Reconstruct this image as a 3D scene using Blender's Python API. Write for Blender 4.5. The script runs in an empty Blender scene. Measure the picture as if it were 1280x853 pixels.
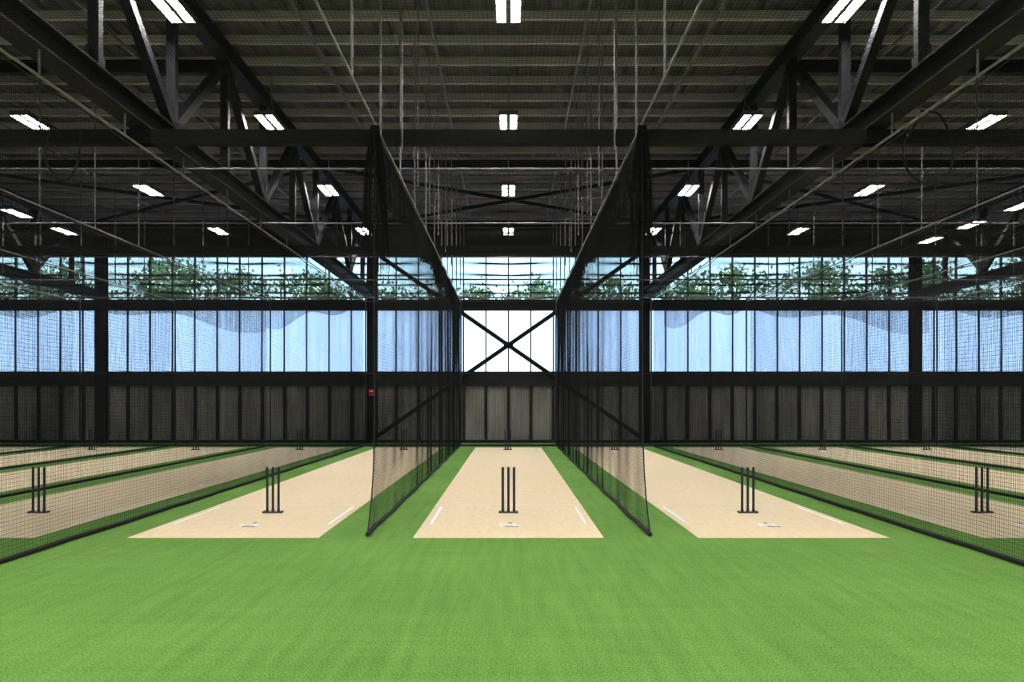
import bpy, math, random
from mathutils import Vector, noise
random.seed(7)
S = bpy.context.scene
S.view_settings.view_transform = 'Standard'
S.view_settings.exposure = 0.0

# ------------------------------------------------------------ materials
def mat(name, col, rough=0.6, metal=0.0, emit=None, estr=0.0, spec=0.5):
    m = bpy.data.materials.new(name); m.use_nodes = True
    b = m.node_tree.nodes['Principled BSDF']
    b.inputs['Base Color'].default_value = (*col, 1)
    b.inputs['Roughness'].default_value = rough
    b.inputs['Metallic'].default_value = metal
    b.inputs['Specular IOR Level'].default_value = spec
    if emit:
        b.inputs['Emission Color'].default_value = (*emit, 1)
        b.inputs['Emission Strength'].default_value = estr
    return m

def noisy(name, c1, c2, scale=(1, 1, 1), nscale=5, detail=4, rough=0.8, metal=0.0, bump=0.0, bscale=60, spec=0.3):
    m = mat(name, c1, rough, metal, spec=spec)
    nt = m.node_tree; N = nt.nodes; L = nt.links; b = N['Principled BSDF']
    tc = N.new('ShaderNodeTexCoord'); mp = N.new('ShaderNodeMapping')
    mp.inputs['Scale'].default_value = scale
    n = N.new('ShaderNodeTexNoise'); n.inputs['Scale'].default_value = nscale; n.inputs['Detail'].default_value = detail
    r = N.new('ShaderNodeValToRGB')
    r.color_ramp.elements[0].position = 0.3; r.color_ramp.elements[0].color = (*c1, 1)
    r.color_ramp.elements[1].position = 0.7; r.color_ramp.elements[1].color = (*c2, 1)
    L.new(tc.outputs['Object'], mp.inputs['Vector']); L.new(mp.outputs[0], n.inputs['Vector'])
    L.new(n.outputs['Fac'], r.inputs[0]); L.new(r.outputs[0], b.inputs['Base Color'])
    if bump:
        n2 = N.new('ShaderNodeTexNoise'); n2.inputs['Scale'].default_value = bscale; n2.inputs['Detail'].default_value = 3
        L.new(tc.outputs['Object'], n2.inputs['Vector'])
        bp = N.new('ShaderNodeBump'); bp.inputs['Strength'].default_value = bump; bp.inputs['Distance'].default_value = 0.02
        L.new(n2.outputs['Fac'], bp.inputs['Height']); L.new(bp.outputs[0], b.inputs['Normal'])
    return m

def turf_mat():
    m = mat('artificial_turf', (0.1, 0.3, 0.05), 0.95, spec=0.1)
    nt = m.node_tree; N = nt.nodes; L = nt.links; b = N['Principled BSDF']
    tc = N.new('ShaderNodeTexCoord')
    def layer(scale, ns, det):
        mp = N.new('ShaderNodeMapping'); mp.inputs['Scale'].default_value = scale
        n = N.new('ShaderNodeTexNoise'); n.inputs['Scale'].default_value = ns; n.inputs['Detail'].default_value = det
        L.new(tc.outputs['Object'], mp.inputs['Vector']); L.new(mp.outputs[0], n.inputs['Vector'])
        return n.outputs['Fac']
    fine = layer((1, 0.5, 1), 85, 7)
    streak = layer((1, 0.06, 1), 11, 4)
    cross = layer((0.08, 1, 1), 7, 3)
    big = layer((1, 1, 1), 0.35, 2)
    def mth(op, a, bb):
        x = N.new('ShaderNodeMath'); x.operation = op
        for i, v in enumerate((a, bb)):
            if isinstance(v, (int, float)): x.inputs[i].default_value = v
            else: L.new(v, x.inputs[i])
        return x.outputs[0]
    s = mth('MULTIPLY', fine, 0.66)
    s = mth('ADD', s, mth('MULTIPLY', streak, 0.14))
    s = mth('ADD', s, mth('MULTIPLY', cross, 0.08))
    s = mth('ADD', s, mth('MULTIPLY', big, 0.12))
    r = N.new('ShaderNodeValToRGB')
    r.color_ramp.elements[0].position = 0.35; r.color_ramp.elements[0].color = (0.052, 0.155, 0.018, 1)
    r.color_ramp.elements[1].position = 0.65; r.color_ramp.elements[1].color = (0.235, 0.430, 0.095, 1)
    L.new(s, r.inputs[0]); L.new(r.outputs[0], b.inputs['Base Color'])
    bp = N.new('ShaderNodeBump'); bp.inputs['Strength'].default_value = 0.5; bp.inputs['Distance'].default_value = 0.02
    L.new(fine, bp.inputs['Height']); L.new(bp.outputs[0], b.inputs['Normal'])
    return m

def glass_mat():
    m = bpy.data.materials.new('clear_glass'); m.use_nodes = True
    nt = m.node_tree; N = nt.nodes; L = nt.links
    N.remove(N['Principled BSDF'])
    t = N.new('ShaderNodeBsdfTransparent'); t.inputs[0].default_value = (0.66, 0.82, 1.0, 1)
    g = N.new('ShaderNodeBsdfGlossy'); g.inputs['Roughness'].default_value = 0.02
    mx = N.new('ShaderNodeMixShader'); mx.inputs[0].default_value = 0.07
    L.new(t.outputs[0], mx.inputs[1]); L.new(g.outputs[0], mx.inputs[2])
    L.new(mx.outputs[0], N['Material Output'].inputs[0])
    return m

def frosted_glow_mat(name, col, e):
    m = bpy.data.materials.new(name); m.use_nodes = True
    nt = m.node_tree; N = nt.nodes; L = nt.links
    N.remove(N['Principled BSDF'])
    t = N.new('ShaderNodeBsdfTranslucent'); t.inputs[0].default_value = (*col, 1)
    em = N.new('ShaderNodeEmission'); em.inputs[0].default_value = (*col, 1)  # added glow standing in for daylight coming through the panes
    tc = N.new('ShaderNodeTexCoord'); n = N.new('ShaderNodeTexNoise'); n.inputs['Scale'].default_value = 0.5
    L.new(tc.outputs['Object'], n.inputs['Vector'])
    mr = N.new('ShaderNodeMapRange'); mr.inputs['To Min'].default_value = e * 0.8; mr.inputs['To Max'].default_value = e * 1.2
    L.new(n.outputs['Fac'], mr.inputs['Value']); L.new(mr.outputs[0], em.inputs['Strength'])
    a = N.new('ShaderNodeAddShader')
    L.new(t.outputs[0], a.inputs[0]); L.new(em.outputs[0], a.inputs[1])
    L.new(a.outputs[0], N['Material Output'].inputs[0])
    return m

M_turf = turf_mat()
M_pitch = noisy('pitch_carpet', (0.78, 0.62, 0.40), (0.85, 0.69, 0.46), (1, 0.25, 1), 14, 5, 0.85, bump=0.15, bscale=150)
M_white = noisy('white_line_paint', (0.90, 0.90, 0.90), (0.97, 0.97, 0.97), nscale=30)
M_blue = noisy('logo_blue', (0.15, 0.25, 0.45), (0.2, 0.3, 0.5), nscale=20)
M_black = noisy('black_steel', (0.010, 0.010, 0.011), (0.018, 0.018, 0.020), nscale=3, rough=0.5, spec=0.4)
M_truss = noisy('charcoal_painted_steel', (0.005, 0.005, 0.007), (0.010, 0.010, 0.013), nscale=2, rough=0.6, spec=0.15)
M_net = noisy('black_net_twine', (0.006, 0.006, 0.007), (0.010, 0.010, 0.011), nscale=8, rough=0.9, spec=0.1)
M_rope = noisy('black_rope', (0.012, 0.012, 0.012), (0.03, 0.03, 0.03), nscale=40, rough=0.9)
M_galv = noisy('galvanised_steel', (0.20, 0.185, 0.20), (0.30, 0.28, 0.30), nscale=6, rough=0.5, metal=0.2)
M_deck = noisy('roof_deck_metal', (0.095, 0.085, 0.098), (0.135, 0.12, 0.14), nscale=0.6, rough=0.6, metal=0.0)
M_purlin = noisy('purlin_galvanised', (0.60, 0.53, 0.63), (0.74, 0.65, 0.77), nscale=1.5, rough=0.5, metal=0.0)
M_panel = noisy('ribbed_wall_panel', (0.27, 0.25, 0.24), (0.46, 0.43, 0.41), (1, 1, 0.3), 1.5, rough=0.6)
M_dark = noisy('dark_cladding', (0.012, 0.012, 0.013), (0.022, 0.022, 0.024), nscale=1, rough=0.7)
M_glass = glass_mat()
M_frost_glow = frosted_glow_mat('frosted_glazing_glow_white', (0.95, 0.97, 1.0), 0.9)
M_frostb_glow = frosted_glow_mat('frosted_glazing_glow_blue', (0.50, 0.68, 1.0), 1.05)
M_tube = mat('lamp_tube_glow', (1, 1, 1), emit=(1.0, 0.975, 0.93), estr=190)
M_house = noisy('lamp_housing', (0.10, 0.10, 0.10), (0.16, 0.16, 0.16), nscale=10, rough=0.4)
M_red = noisy('red_enamel', (0.6, 0.02, 0.015), (0.7, 0.03, 0.02), nscale=10, rough=0.4)
M_leaf = noisy('eucalypt_leaves', (0.12, 0.20, 0.07), (0.34, 0.44, 0.20), nscale=0.8, rough=0.8)
M_bark = noisy('bark', (0.12, 0.09, 0.07), (0.25, 0.2, 0.16), nscale=4, rough=0.9)
M_ground = noisy('outdoor_ground', (0.12, 0.16, 0.07), (0.22, 0.22, 0.14), nscale=0.2, rough=0.95)

# ------------------------------------------------------------ mesh builder
class MB:
    def __init__(s): s.v = []; s.f = []; s.m = []; s.mats = []
    def mi(s, m):
        if m not in s.mats: s.mats.append(m)
        return s.mats.index(m)
    def quad(s, a, b, c, d, m):
        k = len(s.v); s.v += [tuple(a), tuple(b), tuple(c), tuple(d)]; s.f.append((k, k+1, k+2, k+3)); s.m.append(s.mi(m))
    def box(s, x0, x1, y0, y1, z0, z1, m):
        k = len(s.v); i = s.mi(m)
        s.v += [(x0,y0,z0),(x1,y0,z0),(x1,y1,z0),(x0,y1,z0),(x0,y0,z1),(x1,y0,z1),(x1,y1,z1),(x0,y1,z1)]
        for q in ((0,3,2,1),(4,5,6,7),(0,1,5,4),(1,2,6,5),(2,3,7,6),(3,0,4,7)):
            s.f.append(tuple(k+j for j in q)); s.m.append(i)
    def tube(s, pts, r, m, n=8, caps=True):
        """swept tube through a polyline; r may be scalar or list"""
        i = s.mi(m); P = [Vector(p) for p in pts]; k = len(s.v)
        R = r if isinstance(r, (list, tuple)) else [r]*len(P)
        for a, p in enumerate(P):
            d = (P[min(a+1, len(P)-1)] - P[max(a-1, 0)])
            d = d.normalized() if d.length > 1e-9 else Vector((0, 0, 1))
            up = Vector((0, 0, 1)) if abs(d.z) < 0.9 else Vector((1, 0, 0))
            u = d.cross(up).normalized(); w = d.cross(u)
            for j in range(n):
                t = 2*math.pi*(j+0.5)/n
                s.v.append(tuple(p + (u*math.cos(t) + w*math.sin(t))*R[a]))
        for a in range(len(P)-1):
            for j in range(n):
                s.f.append((k+a*n+j, k+a*n+(j+1) % n, k+(a+1)*n+(j+1) % n, k+(a+1)*n+j)); s.m.append(i)
        if caps:
            s.f.append(tuple(k+j for j in range(n))[::-1]); s.m.append(i)
            s.f.append(tuple(k+(len(P)-1)*n+j for j in range(n))); s.m.append(i)
    def beam(s, p, q, w, h, m):
        """rectangular member from p to q, w across, h in the other direction"""
        i = s.mi(m); p = Vector(p); q = Vector(q); d = (q-p).normalized()
        up = Vector((0, 0, 1)) if abs(d.z) < 0.95 else Vector((0, 1, 0))
        u = d.cross(up).normalized()*w/2; t = u.cross(d).normalized()*h/2
        k = len(s.v)
        for c in (p, q):
            for a, b in ((-1,-1),(1,-1),(1,1),(-1,1)): s.v.append(tuple(c+u*a+t*b))
        for f in ((3,2,1,0),(4,5,6,7),(0,1,5,4),(1,2,6,5),(2,3,7,6),(3,0,4,7)):
            s.f.append(tuple(k+j for j in f)); s.m.append(i)
    def ibeam(s, p, q, w, h, m, tf=0.025, tw=0.02):
        p = Vector(p); q = Vector(q); d = (q-p).normalized()
        up = Vector((0, 0, 1)); u = d.cross(up).normalized(); t = u.cross(d).normalized()
        s.beam(p+t*(h/2-tf/2), q+t*(h/2-tf/2), w, tf, m)
        s.beam(p-t*(h/2-tf/2), q-t*(h/2-tf/2), w, tf, m)
        s.beam(p, q, tw, h-2*tf, m)
    def obj(s, name, smooth=False, bevel=0):
        me = bpy.data.meshes.new(name); me.from_pydata(s.v, [], s.f)
        for m in s.mats: me.materials.append(m)
        me.polygons.foreach_set('material_index', s.m)
        if smooth: me.polygons.foreach_set('use_smooth', [True]*len(s.f))
        me.update()
        o = bpy.data.objects.new(name, me); S.collection.objects.link(o)
        if bevel:
            b = o.modifiers.new('bevel', 'BEVEL'); b.width = bevel; b.segments = 2
        return o

def inst(o, name, loc, scale=None, rot=None):
    c = bpy.data.objects.new(name, o.data); c.location = loc
    if scale: c.scale = scale
    if rot: c.rotation_euler = rot
    S.collection.objects.link(c); return c

# ------------------------------------------------------------ dimensions (metres)
YB = 39.5          # rear wall plane
YF = -14.0         # wall behind the viewer
XW = 27.7          # side walls
ZR = 9.0           # roof deck
TOP = 5.5          # net frame height
COLX = [-16.6, -5.55, 5.55, 16.6]
LANE = 3.65
lanes = [i*LANE for i in range(-6, 7)]

# ------------------------------------------------------------ floor
b = MB(); b.box(-XW, XW, YF, YB+0.3, -0.12, 0.0, M_turf); b.obj('floor')

b = MB(); b.box(-1.22, 1.22, 12.28, 35.5, 0.0, 0.006, M_pitch)
# creases, return creases
zt = 0.0075
def mark(x0, x1, y0, y1, m=M_white): b.box(x0, x1, y0, y1, 0.006, zt, m)
for sx in (-1, 1):
    mark(sx*1.10-0.021, sx*1.10+0.021, 13.6, 15.8)
    mark(sx*1.10-0.022, sx*1.10+0.022, 32.6, 34.8)
mark(-1.22, 1.22, 16.05, 16.075); mark(-1.22, 1.22, 32.3, 32.33)
# small printed badge in front of the stumps
mark(-0.12, 0.11, 13.62, 13.66); mark(-0.12, -0.08, 13.4, 13.62); mark(0.07, 0.11, 13.4, 13.62)
mark(-0.05, 0.13, 13.30, 13.38, M_blue); mark(0.0, 0.05, 13.66, 13.8, M_blue)
p0 = b.obj('cricket_pitch'); p0.location = (0, 0, 0)
for x in lanes:
    if abs(x) > 0.1: inst(p0, 'cricket_pitch', (x, 0, 0))

# ------------------------------------------------------------ stumps
b = MB()
for dx in (-0.088, 0, 0.088):
    b.tube([(dx,0,0.02),(dx,0,0.05),(dx,0,0.06),(dx,0,0.66),(dx,0,0.70),(dx,0,0.712),(dx,0,0.716)],
           [0.024,0.024,0.020,0.020,0.020,0.015,0.006], M_black, 14)
b.box(-0.14, 0.14, -0.05, 0.05, 0.0, 0.022, M_black)
b.box(-0.15, -0.12, -0.06, 0.06, 0.0, 0.03, M_black); b.box(0.12, 0.15, -0.06, 0.06, 0.0, 0.03, M_black)
st = b.obj('cricket_stumps', smooth=False, bevel=0.003)
st.location = (0, 14.96, 0.0065)
for x in lanes:
    for y in (14.96, 33.7):
        if x == 0 and y < 20: continue
        o = inst(st, 'cricket_stumps', (x + (0.08 if x > 0 else -0.02), y, 0.0065))
        mo = o.modifiers.new('bevel', 'BEVEL'); mo.width = 0.003; mo.segments = 2

# ------------------------------------------------------------ nets
def net(mb, f, nu, nv, segu, segv, r, m=M_net):
    """f(u,v)->point; nu strands at constant u, nv strands at constant v"""
    for a in range(nu+1):
        u = a/nu
        mb.tube([f(u, k/segv) for k in range(segv+1)], r, m, 3, caps=False)
    for a in range(nv+1):
        v = a/nv
        mb.tube([f(k/segu, v) for k in range(segu+1)], r, m, 3, caps=False)

CELL = 0.046
def divider(X0, y0, y1, shaped):
    mb = MB()
    sgn = 1 if X0 > 0 else -1
    def f(u, v):
        z = 0.03 + (TOP-0.03)*v
        ys = y0 + (0.75*(1-math.exp(-z/0.55)) if shaped else 0)
        y = ys + (y1-ys)*u
        w = 0.010*math.sin(y*1.9 + X0) * (1-v) + 0.005*math.sin(y*5.1)*(1-v)
        w += 0.02*math.sin(z*1.1)*math.sin(y*0.8+X0)*(1-v)
        z2 = z - 0.03*v*(0.5-0.5*math.cos(y*2*math.pi/2.5))
        return (X0 + w, y, z2)
    L = y1-y0
    net(mb, f, int(L/CELL), int(TOP/CELL), int(L/0.5), 7, 0.0016 if shaped else 0.0017)
    # hem rope on ground, top rope, front rope
    n = int(L/0.4)
    mb.tube([Vector(f(k/n, 0)) + Vector((0, 0, 0.0)) for k in range(n+1)], 0.03, M_rope, 6)
    mb.tube([f(k/n, 1) for k in range(n+1)], 0.012, M_rope, 6)
    mb.tube([f(0, k/14) for k in range(15)], 0.009, M_rope, 6)
    if shaped:
        # spare net bunched along the head rope, hanging in folds
        def g(u, v):
            y = y0+0.8 + (y1-y0-0.8)*u
            drop = 0.62 + 0.12*math.sin(y*1.3)
            z = TOP - drop*(1-v)
            return (X0 + 0.06*math.sin(y*9)*(1-v) + 0.03*sgn, y, z)
        net(mb, g, int(L/0.022), 30, int(L/0.12), 4, 0.0034)
        # gathered corner tail hitched to head of net
        for k in range(80):
            a = random.uniform(-0.18, 0.18); q = random.uniform(-0.1, 0.25)
            mb.tube([(X0+a*0.3, y0+0.75, TOP+0.02), (X0+a*0.8, y0+0.75+q*0.5, TOP-0.6), (X0+a, y0+0.75+q, TOP-1.3-random.random()*0.8)], 0.0045, M_net, 3, caps=False)
    return mb.obj('divider_net')
divider(-LANE/2, 12.35, 36.2, True)
divider(LANE/2, 12.35, 36.2, True)
for k in (1, 2, 3, 4, 5):
    for s in (-1, 1):
        divider(s*(LANE/2+LANE*k), 8.0, 36.2, False)

# canopy
mb = MB()
def fc(u, v):
    x = -24 + 48*u; y = 7.0 + 29.4*v
    sag = 0.07*(0.5-0.5*math.cos(y*2*math.pi/2.5))*(0.5-0.5*math.cos((x-LANE/2)*2*math.pi/LANE))
    return (x, y, TOP + 0.12 - 1.4*sag)
net(mb, fc, int(48/CELL), int(29.4/CELL), 52, 24, 0.0019)
mb.obj('overhead_net')

# end net (full height) with denser lower skirt and swags
mb = MB()
def fe(u, v):
    x = -24 + 48*u; z = 0.03 + (TOP-0.03)*v
    return (x, 36.45 + 0.05*math.sin(x*2.1)*math.sin(z), z)
net(mb, fe, int(48/CELL), int(TOP/CELL), 90, 6, 0.0014)
mb.tube([fe(k/120, 0) for k in range(121)], 0.05, M_rope, 6)
mb.tube([fe(k/120, 1) for k in range(121)], 0.02, M_rope, 6)
for s in (-1, 1):
    def fl(u, v):
        x = s*(LANE/2 + (24-LANE/2)*u); z = 0.03 + 2.72*v
        return (x, 36.6 + 0.08*math.sin(x*3.3), z)
    net(mb, fl, int(22/0.03), int(2.72/0.03), 110, 3, 0.0019)
# swags: surplus net hooked up in loops
for (xa, xb, d0, d1) in ((-15.9,-9.2,0.15,1.15),(-9.2,-5.9,1.0,0.2),(-23,-16.9,1.1,0.3),(9.2,15.9,0.25,1.2),(5.9,9.0,0.95,0.2),(16.9,23,0.3,1.1)):
    def fs(u, v):
        x = xa+(xb-xa)*u; d = d0+(d1-d0)*u + 0.18*math.sin(u*math.pi*3)
        return (x, 36.33+0.03*math.sin(x*7), TOP - max(d, 0.1)*(1-v))
    net(mb, fs, int(abs(xb-xa)/0.03), 28, 40, 2, 0.0036)
mb.obj('end_net')

# net support frame: pipes + hangers
b = MB()
def pipe(p, q, r=0.018, m=M_galv): b.tube([p, q], r, m, 8)
for k in range(6):
    for s in (-1, 1):
        X = s*(LANE/2+LANE*k)
        pipe((X, 7.0, TOP+0.05), (X, 36.6, TOP+0.05), 0.012 if k == 0 else 0.018)
        y = 8.7
        while y < 36:
            if not (abs(abs(X)-5.475) < 0.1):
                pipe((X, y, TOP+0.05), (X, y, 8.75), 0.017)
                if k == 0 and y > 13: pipe((X-s*0.22, y+0.8, TOP+0.05), (X-s*0.22, y+0.8, 8.75), 0.014)
            else:
                pipe((X, y, TOP+0.05), (X, y, 5.9), 0.014)
            y += 2.5
for y in (8.7, 16.2, 21.2, 26.2, 31.2, 36.5):
    pipe((-24, y, TOP+0.17), (24, y, TOP+0.17), 0.018)
pipe((-24, 36.8, 2.78), (24, 36.8, 2.78), 0.03, M_black)
for x in lanes[:-1]:
    pipe((x+LANE/2, 36.8, 0.0), (x+LANE/2, 36.8, TOP+0.17), 0.03, M_black)
pipe((-24, 36.8, TOP+0.17), (24, 36.8, TOP+0.17), 0.02)
b.obj('net_support_frame')

# ------------------------------------------------------------ roof structure
b = MB()
per = 0.3
x = -XW
while x < XW:
    for (xa, za, xb, zb) in ((0,0,0.17,0),(0.17,0,0.2,0.06),(0.2,0.06,0.27,0.06),(0.27,0.06,0.3,0)):
        b.quad((x+xa,YF,ZR+za),(x+xa,YB+0.3,ZR+za),(x+xb,YB+0.3,ZR+zb),(x+xb,YF,ZR+zb), M_deck)
    x += per
b.box(-XW-0.3, XW+0.3, YF-0.3, YB+1.6, ZR+0.07, ZR+0.25, M_dark)
b.obj('ceiling')

b = MB()
y = YF+0.6
while y < YB-0.3:     # Z purlins
    b.box(-XW, XW, y-0.004, y+0.004, 8.80, 8.99, M_purlin)
    b.box(-XW, XW, y-0.075, y, 8.80, 8.81, M_purlin)
    b.box(-XW, XW, y, y+0.075, 8.98, 8.995, M_purlin)
    y += 1.2
for X in (-24,-20.5,-14.5,-12.9,-9.2,-7.6,-3.8,-1.45,1.45,3.8,7.6,9.2,12.9,14.5,20.5,24):
    b.box(X-0.025, X+0.025, YF+0.6, YB-0.4, 8.76, 8.80, M_galv)
b.obj('roof_purlins')

def truss(X):
    b = MB()
    b.ibeam((X, YF, 6.03), (X, YB-0.25, 6.03), 0.32, 0.34, M_truss, 0.03, 0.03)
    b.ibeam((X, YF, 8.55), (X, YB-0.25, 8.55), 0.28, 0.30, M_truss, 0.03, 0.03)
    ys = []; y = 12.9
    while y > YF+1: y -= 2.95
    y += 2.95
    while y < YB-0.5: ys.append(y); y += 2.95
    i0 = min(range(len(ys)), key=lambda i: abs(ys[i]-15.85))
    for i, y in enumerate(ys):
        b.beam((X, y, 6.2), (X, y, 8.4), 0.15, 0.15, M_truss)
        b.box(X-0.015, X+0.015, y-0.28, y+0.28, 6.15, 6.45, M_truss)
        b.box(X-0.015, X+0.015, y-0.28, y+0.28, 8.15, 8.42, M_truss)
        if i+1 < len(ys):
            if (i-i0) % 2 == 0: p, q = (X, y, 6.25), (X, ys[i+1], 8.35)
            else: p, q = (X, y, 8.35), (X, ys[i+1], 6.25)
            b.beam(p, q, 0.15, 0.17, M_truss)
    return b.obj('roof_truss')
for X in COLX: truss(X)

# transverse beams carrying the net frame, under the trusses
for y in (14.6, 25.6):
    b = MB()
    b.beam((-XW, y, 5.755), (XW, y, 5.755), 0.2, 0.21, M_truss)
    for X in COLX: b.box(X-0.16, X+0.16, y-0.14, y+0.14, 5.65, 5.88, M_truss)
    b.obj('steel_cross_beam')
b = MB()
for y, xa, xb in ((19.5, 5.55, 16.6), (19.5, -16.6, -5.55), (36.9, -16.6, 16.6), (27.6, -16.6, 16.6)):
    b.ibeam((xa, y, 8.52), (xb, y, 8.52), 0.2, 0.26, M_truss)
for xa, xb in ((-16.6,-5.55),(-5.55,5.55),(5.55,16.6)):   # roof plane cross bracing
    b.tube([(xa, 27.6, 8.5), (xb, 36.9, 8.5)], 0.06, M_truss, 8)
    b.tube([(xb, 27.6, 8.45), (xa, 36.9, 8.45)], 0.06, M_truss, 8)
b.obj('roof_cross_bracing')

for X in COLX:
    b = MB()
    b.box(X-0.20, X+0.20, 38.95, 38.98, 0, 8.7, M_truss); b.box(X-0.20, X+0.20, 39.33, 39.36, 0, 8.7, M_truss)
    b.box(X-0.02, X+0.02, 38.98, 39.33, 0, 8.7, M_truss)
    b.box(X-0.28, X+0.28, 38.88, 39.42, 0, 0.03, M_truss)
    b.obj('steel_column')
b = MB()
for s in (-1, 1):
    b.tube([(s*5.4, 39.2+0.05*s, 0.25), (-s*5.4, 39.2+0.05*s, 7.75)], 0.085, M_truss, 10)
b.box(-0.2, 0.2, 39.12, 39.28, 3.87, 4.13, M_truss)
b.obj('wall_cross_bracing')

# ------------------------------------------------------------ rear wall
b = MB()
P = 0.9208
b.box(-XW, XW, YB+0.1, YB+0.3, 0, 2.89, M_dark)
b.box(-XW, XW, YB-0.12, YB+0.1, 2.33, 2.89, M_dark)
b.box(-XW, XW, YB-0.15, YB+0.3, 5.49, 5.85, M_truss)
b.box(-XW, XW, YB-0.05, YB+0.3, 7.69, ZR+0.06, M_dark)
b.box(-XW, XW, YB-0.10, YB+0.1, 0, 0.12, M_dark)
for i in range(-31, 31):
    x0 = i*P; x1 = x0+P
    if x1 < -XW or x0 > XW: continue
    b.box(x0-0.05, x0+0.05, YB-0.08, YB+0.1, 0.1, 2.35, M_dark)
    n = 9; w = (P-0.1)/n
    for j in range(n):   # vertical ribs
        a = x0+0.05+j*w
        b.quad((a,YB+0.08,0.1),(a+w*0.5,YB+0.02,0.1),(a+w*0.5,YB+0.02,2.34),(a,YB+0.08,2.34), M_panel)
        b.quad((a+w*0.5,YB+0.02,0.1),(a+w,YB+0.08,0.1),(a+w,YB+0.08,2.34),(a+w*0.5,YB+0.02,2.34), M_panel)
b.obj('wall_north')

bounds = [-XW]+COLX+[XW]
wn = 1
for k in range(5):
    xa, xb = bounds[k], bounds[k+1]
    for (z0, z1, mm) in ((2.89, 5.49, M_frostb_glow), (5.85, 7.69, M_glass)):
        b = MB()
        n = max(1, round((xb-xa)/P)); w = (xb-xa)/n
        for j in range(n):
            pa = xa+j*w; pb = pa+w
            pm = M_frost_glow if (z0 < 5 and k == 2 and abs((pa+pb)/2) < 1.9) else mm
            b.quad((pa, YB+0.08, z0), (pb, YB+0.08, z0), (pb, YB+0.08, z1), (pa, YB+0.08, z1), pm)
        for j in range(n+1):
            b.box(xa+j*w-0.025, xa+j*w+0.025, YB, YB+0.15, z0, z1, M_black)
        b.box(xa, xb, YB, YB+0.15, z0, z0+0.05, M_black); b.box(xa, xb, YB, YB+0.15, z1-0.05, z1, M_black)
        if z0 > 5: b.box(xa, xb, YB+0.02, YB+0.12, 6.72, 6.76, M_black)
        b.obj('window_%d' % wn); wn += 1

# side walls and wall behind the viewer (unseen, glazing added to light the floor)
b = MB(); b.box(-XW-0.3, -XW, YF, YB+0.3, 0, ZR+0.06, M_dark); b.obj('wall_west')
b = MB(); b.box(XW, XW+0.3, YF, YB+0.3, 0, ZR+0.06, M_dark); b.obj('wall_east')
b = MB()
b.box(-XW, XW, YF-0.3, YF, 0, 0.6, M_dark); b.box(-XW, XW, YF-0.3, YF, 7.7, ZR+0.06, M_dark)
for X in bounds: b.box(X-0.3, X+0.3, YF-0.3, YF, 0.6, 7.7, M_dark)
b.obj('wall_south')
for k in range(5):
    b = MB(); xa, xb = bounds[k]+0.3, bounds[k+1]-0.3
    b.quad((xa,YF-0.15,0.6),(xb,YF-0.15,0.6),(xb,YF-0.15,7.7),(xa,YF-0.15,7.7), M_glass)
    n = 6; w = (xb-xa)/n
    for j in range(n+1): b.box(xa+j*w-0.04, xa+j*w+0.04, YF-0.2, YF-0.05, 0.6, 7.7, M_black)
    for z in (0.65, 3.0, 5.4, 7.65): b.box(xa, xb, YF-0.2, YF-0.05, z-0.05, z+0.05, M_black)
    b.obj('window_%d' % wn); wn += 1

# ------------------------------------------------------------ light fittings
b = MB()
b.box(-0.20, 0.20, -0.72, 0.72, 0.03, 0.09, M_house)
b.box(-0.07, 0.07, -0.3, 0.3, 0.09, 0.15, M_house)
for s in (-1, 1):
    b.box(s*0.10-0.055, s*0.10+0.055, -0.68, 0.68, 0.012, 0.03, M_tube)
    b.box(s*0.195-0.008, s*0.195+0.008, -0.72, 0.72, -0.02, 0.03, M_house)
b.box(-0.035, 0.035, -0.72, 0.72, -0.01, 0.03, M_house)
for yy in (-0.71, -0.24, 0.24, 0.71): b.box(-0.20, 0.20, yy-0.015, yy+0.015, -0.01, 0.03, M_house)
for yy in (-0.6, 0.6):
    b.tube([(0, yy, 0.09), (0, 0, 0.45)], 0.006, M_galv, 5)
b.tube([(0, 0, 0.45), (0, 0, 1.22)], 0.012, M_galv, 6)
lamp = b.obj('highbay_light')
Z_L = 7.77
pos = []
rows = [14.55, 20.9, 27.5, 34.2]
back = [8.2, 1.8, -4.6, -10.5]
for X in (-10.3, -5.15, 0, 5.15, 10.3):
    for y in rows+back: pos.append((X, y))
for y in rows+back+[30.9]:
    pos.append((-15.8, y))
for y in (29.75, 32.95, 36.1, 26.5, 20, 14, 8, 1, -5): pos.append((15.85, y))
for s in (-1, 1):
    for y in (14, 20.9, 27.5, 34.2, 8): pos.append((s*21, y))
lamp.location = (pos[0][0], pos[0][1], Z_L)
for p in pos[1:]: inst(lamp, 'highbay_light', (p[0], p[1], Z_L))

# ------------------------------------------------------------ small things
b = MB()
b.box(-0.11, 0.11, -0.05, 0.0, 0, 0.24, M_red); b.box(-0.07, 0.07, -0.056, -0.05, 0.15, 0.19, M_white)
b.tube([(0,-0.05,0.08),(0,-0.075,0.08)], 0.03, M_dark, 14)
o = b.obj('fire_alarm_panel', bevel=0.01); o.location = (-5.55, 38.95, 1.95)

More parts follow.
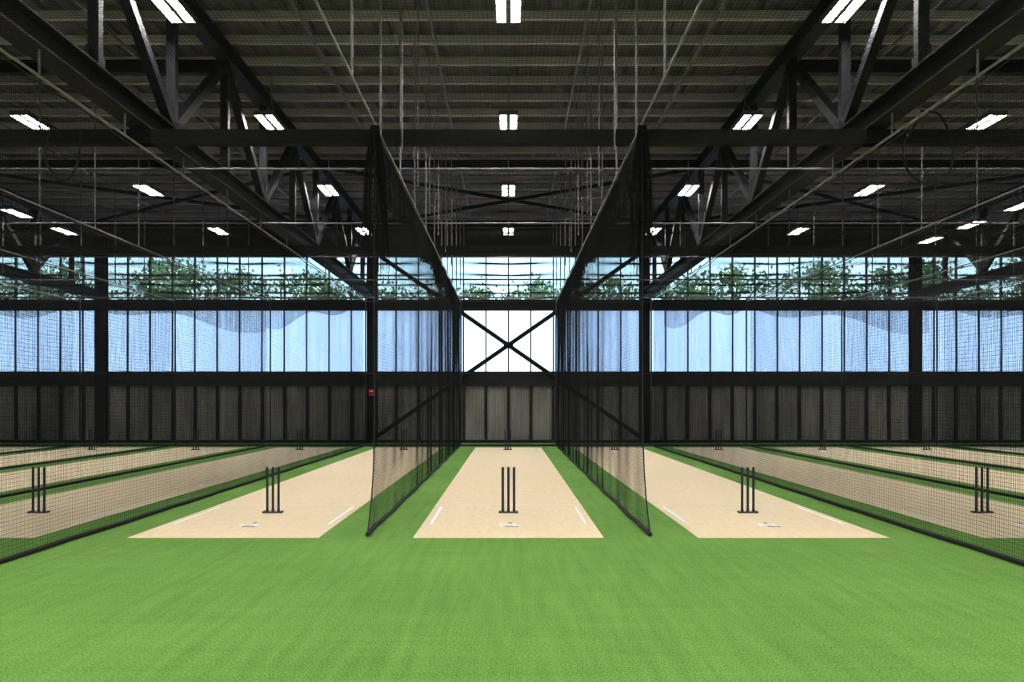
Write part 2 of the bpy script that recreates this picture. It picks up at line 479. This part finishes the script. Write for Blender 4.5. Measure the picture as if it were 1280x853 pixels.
def loop(pts):
    b = MB(); P = [Vector(p) for p in pts]; out = []
    for i in range(len(P)-1):
        p0, p1, p2, p3 = P[max(i-1,0)], P[i], P[i+1], P[min(i+2,len(P)-1)]
        for k in range(8):
            t = k/8
            out.append(0.5*((2*p1)+(-p0+p2)*t+(2*p0-5*p1+4*p2-p3)*t*t+(-p0+3*p1-3*p2+p3)*t**3))
    out.append(P[-1]); b.tube(out, 0.018, M_rope, 6); return b.obj('hanging_cable')
loop([(6.2,14.45,6.02),(5.95,14.45,5.6),(6.0,14.4,5.2),(6.35,14.4,4.98),(6.62,14.4,5.2),(6.68,14.45,5.6),(6.5,14.45,6.05),(6.2,14.45,6.12)])
loop([(-6.9,14.45,5.85),(-6.95,14.4,5.4),(-6.7,14.4,5.05),(-6.5,14.45,5.3),(-6.45,14.5,5.85)])

# ------------------------------------------------------------ outdoors
b = MB(); b.box(-150, 150, YB+0.6, 220, -0.3, -0.1, M_ground); b.obj('outdoor_ground')
def tree(h, spread, seed):
    rnd = random.Random(seed); b = MB()
    b.tube([(0,0,-0.1),(0.1,0,h*0.3),(0.2,0.1,h*0.6),(0.1,0.2,h*0.85)], [0.28,0.2,0.13,0.04], M_bark, 8)
    cl = []
    for k in range(16):
        a = rnd.uniform(0, 6.28); z = h*rnd.uniform(0.42, 0.93); rr = spread*rnd.uniform(0.1, 1)*(1.1-abs(z/h-0.6))
        c = Vector((rr*math.cos(a), rr*math.sin(a), z)); cl.append((c, rnd.uniform(0.8, 1.5)))
        b.tube([(0.15, 0, z*0.72), c], [0.07, 0.02], M_bark, 5)
    for c, r in cl:
        for j in range(150):
            d = Vector((rnd.gauss(0,1), rnd.gauss(0,1), rnd.gauss(0,0.7)))
            p = c + d*r*0.48
            u = Vector((rnd.gauss(0,1), rnd.gauss(0,1), rnd.gauss(0,1))).normalized()*0.15
            w = u.cross(Vector((rnd.gauss(0,1), rnd.gauss(0,1), rnd.gauss(0,1)))).normalized()*0.10
            b.quad(p-u, p+w, p+u, p-w, M_leaf)
    return b.obj('gum_tree')
ts = [tree(11.5, 4.0, 1), tree(10.2, 4.5, 2), tree(9.4, 3.6, 3)]
spots = [(-41,66,1,1.15),(-34,70,0,1.05),(-30,64,0,0.98),(-25,68,0,1.12),(-20,63,1,1.05),(-15.5,66,0,1.0),(-10.5,64,1,1.02),
         (-3.5,66,2,1.02),(1.8,68,1,1.0),(5,64,1,1.0),(10,67,0,0.98),(15,64,1,1.1),(20.5,66,0,1.06),(26,65,1,1.12),(31,68,0,1.05),(37,66,0,1.1),(43,70,1,1.2)]
used = set()
for (x, y, k, s) in spots:
    if k not in used:
        used.add(k); o = ts[k]; o.location = (x, y, -0.1); o.scale = (s, s, s)
    else: inst(ts[k], 'gum_tree', (x, y, -0.1), (s, s, s), (0, 0, random.uniform(0, 6)))
# afternoon sun on the trees (comes from behind the viewer, the roof shades the hall)
sl = bpy.data.lights.new('sun', 'SUN'); sl.energy = 8.0; sl.angle = 0.01; sl.color = (1, 0.95, 0.85)
so = bpy.data.objects.new('sun', sl); S.collection.objects.link(so)
so.location = (0, -30, 60); so.rotation_euler = (math.radians(22), math.radians(8), 0)

# ------------------------------------------------------------ sky
w = bpy.data.worlds.new('World'); S.world = w; w.use_nodes = True
N = w.node_tree.nodes; L = w.node_tree.links
sky = N.new('ShaderNodeTexSky'); sky.sky_type = 'NISHITA'; sky.sun_disc = False
sky.sun_elevation = math.radians(42); sky.sun_rotation = math.radians(200); sky.air_density = 1.6; sky.dust_density = 0.3
sky.ozone_density = 4.0
L.new(sky.outputs[0], N['Background'].inputs[0]); N['Background'].inputs[1].default_value = 0.62

# ------------------------------------------------------------ camera
cam = bpy.data.cameras.new('camera'); co = bpy.data.objects.new('camera', cam); S.collection.objects.link(co)
co.location = (0, 0, 1.77); co.rotation_euler = (math.radians(90), 0, 0)
cam.sensor_width = 36; cam.lens = 33.75; cam.shift_y = 0.0574; cam.shift_x = 0.0035
cam.clip_end = 500
S.camera = co
